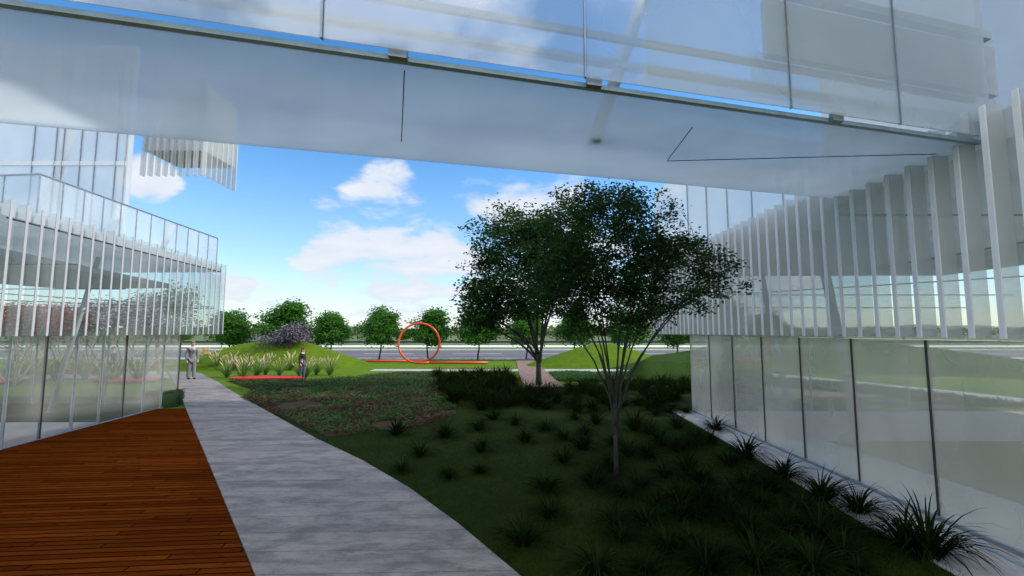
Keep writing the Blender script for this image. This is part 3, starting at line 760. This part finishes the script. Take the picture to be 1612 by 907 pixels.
def person(loc, rz, h, look, label, jacket='suit_cloth', legs='suit_cloth', hair='hair_brown', long_hair=False, shirt='white_cloth', stride=.1, suit=True):
    s = h / 1.78; root = tag(empty('person', loc, rz, s), label, 'person')
    # body faces -Y locally
    sw = .185 if suit else .16
    hipz, kn, an = .93, .50, .09
    lf, rf = stride, -stride
    J = [((0, 0, .96), .125), ((0, 0, 1.12), .115), ((0, 0, 1.32), .13), ((0, -.01, 1.45), .095), ((0, -.015, 1.53), .055), ((0, -.03, 1.60), .075), ((0, -.035, 1.69), .088), ((0, -.03, 1.755), .055)]
    E = [(i, i + 1) for i in range(7)]
    def add(p, r, par): J.append((p, r)); E.append((par, len(J) - 1)); return len(J) - 1
    for sd_, f in ((1, lf), (-1, rf)):
        a = add((sd_ * .09, 0, .88), .095, 0); b = add((sd_ * .095, -f * .5 - .01, kn), .06, a); c = add((sd_ * .10, -f, an), .04, b)
        d = add((sd_ * .10, -f - .06, .045), .038, c); add((sd_ * .105, -f - .17, .03), .03, d)
        a = add((sd_ * sw, 0, 1.42), .06, 3); b = add((sd_ * (sw + .055), .03, 1.14), .042, a); c = add((sd_ * (sw + .05), -.05, .89), .028, b)
        hd = add((sd_ * (sw + .045), -.075, .83), .032, c)
        for k in range(4):
            q = add((sd_ * (sw + .035), -.055 - .022 * k, .775 + .004 * abs(k - 1.5)), .0105, hd)
            add((sd_ * (sw + .025), -.052 - .022 * k, .73 + .008 * abs(k - 1.5)), .0085, q)
        q = add((sd_ * (sw + .01), -.115, .80), .012, hd); add((sd_ * (sw + .0), -.125, .765), .009, q)
    skin('body', J, E, 'skin', root, 2)
    # face details
    fz = 1.68
    for nm_, mb in (('nose', MB().ell((0, -.135, fz - .02), (.013, .02, .022), 8, 6)), ('mouth', MB().ell((0, -.118, fz - .065), (.024, .009, .006), 8, 6))):
        mb.build(nm_, 'skin' if nm_ == 'nose' else 'red_paint', root, smooth=True)
    for sd_ in (-1, 1):
        MB().ell((sd_ * .032, -.114, fz + .008), (.012, .008, .008), 8, 6).build('eye', 'shoe_leather', root, smooth=True)
        MB().ell((sd_ * .086, -.03, fz - .01), (.012, .02, .032), 8, 6).build('ear', 'skin', root, smooth=True)
    hb = MB().ell((0, -.012, 1.725), (.093, .108, .082), 14, 10)
    if long_hair: hb.ell((0, .045, 1.62), (.085, .06, .14), 12, 8)
    hb.build('hair', hair, root, smooth=True)
    # garments: slightly larger skins over the same bones
    def garment(name, idx, mat, grow, extra=()):
        mp = {i: k for k, i in enumerate(idx)}
        JJ = [(J[i][0], J[i][1] + grow) for i in idx]; JJ = [((p_[0], p_[1], p_[2] - .03) if p_[2] < .12 else p_, r_) for p_, r_ in JJ]; EE = [(mp[a], mp[b]) for a, b in E if a in mp and b in mp]
        for p, r, par in extra: JJ.append((p, r)); EE.append((mp[par], len(JJ) - 1))
        return skin(name, JJ, EE, mat, root, 2)
    n_arm = 14; base = 8; per = 5 + 3 + 1 + 8 + 2
    L0, R0 = base, base + per
    g = .0 if suit else -.02
    JJ = [((0, 0, 1.12), .145 + g), ((0, 0, .96), .155 + g), ((0, 0, .80 if suit else .93), .165 + g), ((0, 0, 1.30), .165 + g), ((0, -.005, 1.42), .135 + g), ((0, -.012, 1.50), .085)]
    EE = [(0, 1), (1, 2), (0, 3), (3, 4), (4, 5)]
    for sd_ in (1, -1):
        k0 = len(JJ)
        JJ += [((sd_ * (sw - .02), 0, 1.42), .085), ((sd_ * (sw + .055), .03, 1.14), .062), ((sd_ * (sw + .052), -.045, .91), .048)]; EE += [(4, k0), (k0, k0 + 1), (k0 + 1, k0 + 2)]
    skin('jacket' if suit else 'shirt', JJ, EE, jacket, root, 2)
    garment('trousers', [0, L0, L0 + 1, L0 + 2, R0, R0 + 1, R0 + 2], legs, .03 if suit else .02)
    if suit:
        MB().prism([(-.045, -.162), (.045, -.162), (.012, -.15), (-.012, -.15)], 1.36, 1.47).build('shirt_front', shirt, root)
        MB().prism([(-.014, -.172), (.014, -.172), (.014, -.164), (-.014, -.164)], 1.20, 1.46).build('tie', 'blue_cloth', root)
    for sd_, f in ((1, lf), (-1, rf)):
        mb = MB().ell((sd_ * .102, -f - .085, .04), (.048, .135, .045), 12, 8); mb.build('shoe', 'shoe_leather', root, smooth=True)
    return root
p = gp(300, 598); person((p.x, p.y, .035), R(55), 1.74, None, 'man in a grey suit and tie standing on the pale path by the glass corner', hair='hair_grey', stride=.06)
p = gp(475, 597); person((p.x, p.y, 0), R(70), 1.45, None, 'woman in a dark top with short red-brown hair standing among the plumed grasses', 'dark_cloth', 'blue_cloth', 'hair_red', True, suit=False, stride=.03)
p = gp(176, 603); person((p.x, p.y, 0), R(-40), 1.55, None, 'person in dark clothes standing behind the left glass wall among grasses', 'dark_cloth', 'dark_cloth', 'hair_brown', False, suit=False, stride=.03)

# ------------------------------------------------------------------ right building
def rot2(v, a): return Vector((v.x * math.cos(a) - v.y * math.sin(a), v.x * math.sin(a) + v.y * math.cos(a)))
RB = tag(empty('glass_building', (5.02, 13.4, 0)), 'right-hand glass building with a row of white vertical fins over a clear ground floor', 'building')
def part(mb, name, mat, root, **k):
    o = mb.build(name, mat, root, **k); o.matrix_parent_inverse = Matrix.Translation(-root.location); return o
def floor_part(pts, z, mat, root):
    mb = MB(); mb.prism(pts, z - .03, z); return part(mb, 'floor', mat, root)
sheet('plaza', [(4.66, -1), (26, -1), (26, 13.45), (4.66, 13.45)], .006, 'grey_floor')
sheet('olive_lawn', [(6.35, 9.8), (26, 9.8), (26, -1), (6.8, -1)], .011, 'olive_grass')
sheet('rose_paving', [(5.1, 9.85), (15.2, 9.85), (15.2, 13.40), (5.1, 13.40)], .0105, 'rose_floor')
thick('kerb_strip', [(4.0, 1.0), (4.95, 1.0), (4.98, 13.4), (4.44, 13.4), (4.2, 8.0), (4.02, 5.5)], .02, 'light_concrete')
thick('drain_channel', [(4.74, 1.0), (4.84, 1.0), (4.84, 13.35), (4.74, 13.35)], .024, 'grey_metal')
# ground-floor glazing
ys = [13.4 - 1.27 * i for i in range(11)]
for i in range(10):
    part(MB().box(5.00, ys[i + 1] + .015, .06, 5.02, ys[i] - .015, 2.10), 'pane', 'wall_glass', RB)
for i, y in enumerate(ys):
    part(MB().box(4.985, y - .009, .0, 5.030, y + .009, 2.10), 'mullion', 'dark_metal' if i else 'grey_metal', RB)
part(MB().box(4.97, .7, .0, 5.05, 13.42, .058), 'sill', 'grey_metal', RB)
part(MB().box(5.03, 13.38, .06, 11, 13.40, 2.10), 'pane', 'clear_glass', RB)
for x in (6.2, 8.3, 11): part(MB().box(x - .015, 13.375, 0, x + .015, 13.425, 2.10), 'mullion', 'grey_metal', RB)
# floor edge, upper glazing, ceiling slab, roof
part(MB().box(5.03, .2, 2.104, 5.34, 16.9, 2.16), 'floor_edge', 'fin_glass', RB)
part(MB().box(5.125, .2, 2.165, 5.14, 16.9, 4.19), 'upper_glazing', 'fin_glass', RB)
part(MB().box(5.14, -1, 4.20, 15.4, 16.9, 4.52), 'ceiling_slab', 'milky_slab', RB)
NF = 48
def cap(mb, fin, mat):
    c = mb.build('lit_edge_strip', mat); c.parent = fin; c.matrix_parent_inverse = Matrix.Translation(-RB.location if fin.parent is RB else -LB.location) @ Matrix.Identity(4)
    c.matrix_parent_inverse = Matrix.Identity(4); return c
f0 = part(MB().box(4.93, 16.85, 2.13, 5.11, 16.91, 4.56), 'fin', 'white_fin', RB)
c0 = cap(MB().box(4.912, 16.85, 2.13, 4.928, 16.91, 4.56), f0, 'fin_lit_edge')  # bright strip added so the outer fin edge looks lit
for i in range(1, NF):
    o = f0.copy(); COL.objects.link(o); o.location = (0, -.327 * i, 0); o.parent = RB; o.matrix_parent_inverse = f0.matrix_parent_inverse.copy()
    c = c0.copy(); COL.objects.link(c); c.parent = o
# far end fins returning along the gable
for i in range(8):
    part(MB().box(5.4 + i * .33, 16.92, 2.13, 5.46 + i * .33, 17.08, 4.56), 'fin', 'white_fin', RB)
# upper storeys: pale glazed tower over the slab
part(MB().box(6.4, 17.0, 4.53, 11.5, 17.03, 8.3), 'tower_glazing', 'tower_glass', RB)
part(MB().box(6.4, 17.04, 4.53, 6.43, 21, 8.3), 'tower_glazing', 'tower_glass', RB)
part(MB().box(11.5, -6, 4.53, 11.54, 17.0, 15.3), 'upper_shade_wall', 'white_plaster', RB)  # added opaque wall, its height set to shade the deck and path
part(MB().box(6.4, -2, 4.53, 6.43, 6.2, 8.3), 'side_glazing', 'tower_glass', RB)
part(MB().box(11.55, -6, 15.1, 20, 17.0, 15.3), 'roof', 'white_plaster', RB)
part(MB().box(19.9, -6, 4.53, 20, 17.0, 15.09), 'back_wall', 'white_plaster', RB)
for x in (6.4, 7.1, 7.85, 8.75, 9.9, 11.2): part(MB().box(x - .018, 16.96, 4.53, x + .018, 16.998, 8.1), 'mullion', 'grey_metal', RB)
for pts_, r in ([((5.3, 7.7, 4.12), (12, 7.7, 4.12)), .012], [((5.4, 14, 3.87), (10.5, 14, 3.87)), .014], [((5.4, 14.2, 3.3), (15, 14.2, 3.3)), .014], [((5.4, 15.5, 2.98), (15, 15.5, 2.98)), .014],
                [((11.2, 14.3, 4.15), (11.2, 9.6, 4.15)), .018], [((7.0, 16.4, 3.45), (14.5, 12.0, 3.7)), .016]):
    part(MB().tube(pts_, r, 6), 'edge_line', 'black_line', RB)  # thin lines put in for floor edges reflected in the glass, not rods
for (x, y, lean) in ((6.6, 9.2, .55), (8.0, 14.0, .6), (9.5, 6.2, .5)):
    part(MB().tube([(x, y, 0), (x - lean, y + .1, 4.19)], .085, 12), 'column', 'grey_plaster', RB, smooth=True)

# ------------------------------------------------------------------ left building
LB = tag(empty('glass_building', (-10.3, 14.6, 0)), 'left-hand glass building with slim pale fins and a glass roof storey above the deck', 'building')
wa, wb = Vector((-8.96, 5.0)), Vector((-10.22, 14.75))
wd = (wb - wa).normalized(); wn_ = Vector((-wd.y, wd.x)); WL = (wb - wa).length
def lw(s, off=0): q = wa + wd * s + wn_ * off; return (q.x, q.y)
npn = 12
for i in range(npn):
    s0 = WL * i / npn + .012; s1 = WL * (i + 1) / npn - .012
    part(MB().prism([lw(s0), lw(s1), lw(s1, .02), lw(s0, .02)], .04, 2.11), 'pane', 'left_wall_glass', LB)
for i in range(npn + 1):
    s = WL * i / npn; part(MB().prism([lw(s - .011, -.015), lw(s + .011, -.015), lw(s + .011, .04), lw(s - .011, .04)], 0, 2.11), 'mullion', 'dark_metal' if i % 3 == 0 else 'grey_metal', LB)
part(MB().prism([lw(-.2, -.03), lw(WL + .05, -.03), lw(WL + .05, .05), lw(-.2, .05)], 0, .038), 'sill', 'grey_metal', LB)
e0 = Vector(lw(WL)); 
for i in range(4):
    x1 = e0.x - .02 - i * 2.2; part(MB().box(x1 - 2.17, e0.y - .02, .04, x1, e0.y, 2.11), 'pane', 'left_wall_glass', LB)
    part(MB().box(x1 - 2.2, e0.y - .03, 0, x1 - 2.17, e0.y + .01, 2.11), 'mullion', 'grey_metal', LB)
sheet('inner_floor', [(-24, 4.0), (-9.1, 4.0), lw(WL * .42, .06), lw(WL * .70, .06), (-24, 11.6)], .009, 'grey_floor')
sheet('rose_floor', [(-24, 4.0), (-9.1, 4.0), lw(WL * .42, .06), lw(WL * .56, .06), (-24, 9.4)], .013, 'rose_floor')
sheet('inner_lawn', [(-24, 11.6), lw(WL * .70, .06), lw(WL, .06), (-11, 16.4), (-24, 16.4)], .009, 'shaded_lawn')
# fin storey
fa, fb = Vector((-8.52, 5.0)), Vector((-10.12, 16.75)); fd = (fb - fa).normalized(); fn = Vector((-fd.y, fd.x)); FL = (fb - fa).length
def lf_(s, off=0): q = fa + fd * s + fn * off; return (q.x, q.y)
s = 0; i = 0
while s < FL:
    f_ = part(MB().prism([lf_(s), lf_(s + .055), lf_(s + .055, .17), lf_(s, .17)], 2.12, 4.55), 'fin', 'slim_fin', LB)
    cap(MB().prism([lf_(s, -.014), lf_(s + .055, -.014), lf_(s + .055, -.002), lf_(s, -.002)], 2.12, 4.55), f_, 'slim_lit_edge'); s += .335  # each left fin gets the same added strip for its lit edge
part(MB().prism([lf_(0, .19), lf_(FL, .19), lf_(FL, .205), lf_(0, .205)], 2.13, 4.17), 'upper_glazing', 'clear_glass', LB)
part(MB().prism([lf_(0, .18), lf_(FL, .18), (-22, 17.0), (-22, 5)], 4.30, 4.50), 'ceiling_slab', 'milky_slab', LB)
part(MB().prism([lf_(0, .21), lf_(FL, .21), (-13.5, 17.0), (-13.5, 5)], 2.115, 2.155), 'floor_edge', 'clear_glass', LB)
part(MB().prism([lf_(0, .6), lf_(FL, 1.8), (-16, 17.0), (-18, 5)], 3.72, 3.86), 'ceiling_panel', 'grey_plaster', LB)
for i in range(7):
    part(MB().box(-10.5 - i * .34, 16.86, 2.12, -10.44 - i * .34, 17.02, 4.55), 'fin', 'slim_fin', LB)
for pts_, r in ([((-9.6, 10.5, 3.7), (-22, 10.5, 3.7)), .012], [((-9.8, 12, 3.28), (-22, 12, 3.28)), .012], [((-10.0, 15, 2.96), (-24, 15, 2.96)), .012], [((-9.2, 8.5, 4.27), (-10.1, 16.3, 4.27)), .018],
                [((-20, 11, 3.6), (-10.3, 16.4, 3.05)), .014], [((-21, 11, 3.3), (-10.3, 16.4, 3.0)), .014]):
    part(MB().tube(pts_, r, 6), 'edge_line', 'black_line', LB)  # thin dark lines put in for slab edges, not rods
for (x, y, lean) in ((-11.2, 9.0, .8), (-12.6, 13.2, 1.0)):
    part(MB().tube([(x, y, 0), (x + lean, y, 4.29)], .06, 12), 'column', 'grey_plaster', LB, smooth=True)
# roof storey: glass box with a dark rail, folding back at its near end
ra, rb, rc = (-10.5, 10.3), (-11.05, 17.6), (-17.5, 10.9)
part(MB().wall(ra, rb, 4.56, 5.68, .02), 'roof_glazing', 'roof_glass', LB)
part(MB().wall(rc, ra, 4.56, 5.68, .02), 'roof_glazing', 'roof_glass', LB)
for a_, b_, n_ in ((ra, rb, 12), (rc, ra, 8)):
    part(MB().tube([(a_[0], a_[1], 5.70), (b_[0], b_[1], 5.70)], .022, 6), 'rail', 'grey_metal', LB)
    for i in range(n_ + 1 if n_ == 12 else n_):
        x = a_[0] + (b_[0] - a_[0]) * i / n_; y = a_[1] + (b_[1] - a_[1]) * i / n_
        part(MB().box(x - .012, y - .012, 4.56, x + .012, y + .012, 5.69), 'mullion', 'grey_metal', LB)
for (x, y, l) in ((-11.6, 13.3, .45), (-11.9, 15.8, .4)):
    part(MB().tube([(x, y, 4.5), (x + l, y, 5.8)], .10, 10), 'brace', 'grey_plaster', LB, smooth=True)
# tall glazed block behind and the fin screen hanging from it
part(MB().box(-24, 15.50, 5.0, -12.95, 15.53, 12), 'tower_glazing', 'tower_glass', LB)
part(MB().box(-12.98, 15.54, 5.0, -12.95, 15.75, 12), 'tower_glazing', 'tower_glass', LB)
for i, x in enumerate((-12.97, -13.3, -14.0, -14.5, -15.1, -15.35, -16.1)):
    part(MB().box(x - .015, 15.46, 5.0, x + .015, 15.498, 12), 'mullion', 'grey_metal', LB)
part(MB().box(-24, 15.47, 7.75, -12.95, 15.499, 7.9), 'transom', 'white_plaster', LB)
part(MB().tube([(-16.3, 15.9, 5.2), (-15.2, 15.9, 9.2)], .14, 10), 'brace', 'grey_plaster', LB, smooth=True)
part(MB().box(-12.93, 16.2, 8.55, -10.82, 18.0, 11), 'upper_block', 'grey_plaster', LB)
for i in range(9):
    part(MB().box(-12.88 + i * .26, 16.0, 7.6, -12.82 + i * .26, 16.18, 9.6), 'fin', 'white_fin', LB)
for i in range(7):
    part(MB().box(-10.8, 16.0 + i * .30, 7.6, -10.62, 16.06 + i * .30, 9.6), 'fin', 'white_fin', LB)

# ------------------------------------------------------------------ bridge between the two
BR = tag(empty('glass_bridge', (0, 4.7, 4.25)), 'pale glass footbridge spanning overhead between the two buildings', 'bridge')
k = .267
def L1(x): return 3.65 + k * x
def L2(x): return 5.86 + k * x
X0, X1 = -12., 5.12
ZS = 4.25
part(MB().prism([(X0, L1(X0) + .06), (X1, L1(X1) + .06), (X1, L2(X1)), (X0, L2(X0))], ZS, ZS + .03), 'soffit', 'soffit_panel', BR)
part(MB().prism([(X0, L1(X0)), (X1, L1(X1)), (X1, L1(X1) + .055), (X0, L1(X0) + .055)], ZS - .004, ZS + .034), 'soffit_edge', 'edge_metal', BR)
def strip(x0, x1, off0, off1, z0, z1, name, mat):
    part(MB().prism([(x0, L1(x0) + off0), (x1, L1(x1) + off0), (x1, L1(x1) + off1), (x0, L1(x0) + off1)], z0, z1), name, mat, BR)
# near side glazing in bays, hung a little above the soffit edge
bays = [X0, -9, -6.2, -3.4, -1.35, .6, 2.6, 3.9, X1 + .05]
for i in range(len(bays) - 1):
    strip(bays[i] + .012, bays[i + 1] - .012, -.10, -.085, ZS + .025, 7.6, 'pane', 'bridge_glass')
for x in bays[1:-1]: strip(x - .006, x + .006, -.112, -.075, ZS + .022, 7.6, 'mullion', 'grey_metal')
for x in (-5.2, -.92, .62, 3.1): strip(x, x + .13, -.06, .0, ZS - .01, ZS + .07, 'bracket', 'grey_metal')
strip(X0, X1, .02, .30, 4.50, 4.56, 'floor_beam', 'fin_glass')
strip(X0, X1, .02, .06, 4.72, 4.78, 'floor_beam', 'grey_metal')
strip(X0, X1 + .2, .9, 1.0, 5.05, 5.10, 'floor_beam', 'grey_metal')
strip(2.4, 5.38, -.05, .03, 4.80, 5.36, 'parapet', 'grey_plaster')
strip(1.9, 5.36, -.05, .05, 5.46, 5.55, 'top_rail', 'grey_plaster')
strip(2.2, 5.30, -.07, -.055, 4.35, 4.79, 'fascia', 'fin_glass')
# far side glazing and sloping braces inside
part(MB().prism([(X0, L2(X0) - .05), (X1, L2(X1) - .05), (X1, L2(X1) - .03), (X0, L2(X0) - .03)], ZS + .04, 5.1), 'far_glazing', 'fin_glass', BR)
for x in (-7, .9): part(MB().tube([(x, L1(x) + 1.1, ZS + .03), (x + .8, L1(x) + 1.1, 6.6)], .07, 10), 'brace', 'grey_plaster', BR, smooth=True)
# joints in the soffit
def seam(a, b): part(MB().tube([(a[0], a[1], ZS - .004), (b[0], b[1], ZS - .004)], .005, 5), 'seam', 'black_line', BR)
a = gp(1050, 253, ZS); b = gp(1090, 200, ZS); c = gp(1515, 243, ZS)
seam(a, b); seam(a, (4.9, c.y - .02))
a = gp(632, 100, ZS); b = gp(632, 222, ZS); seam((a.x, a.y + .1), b)
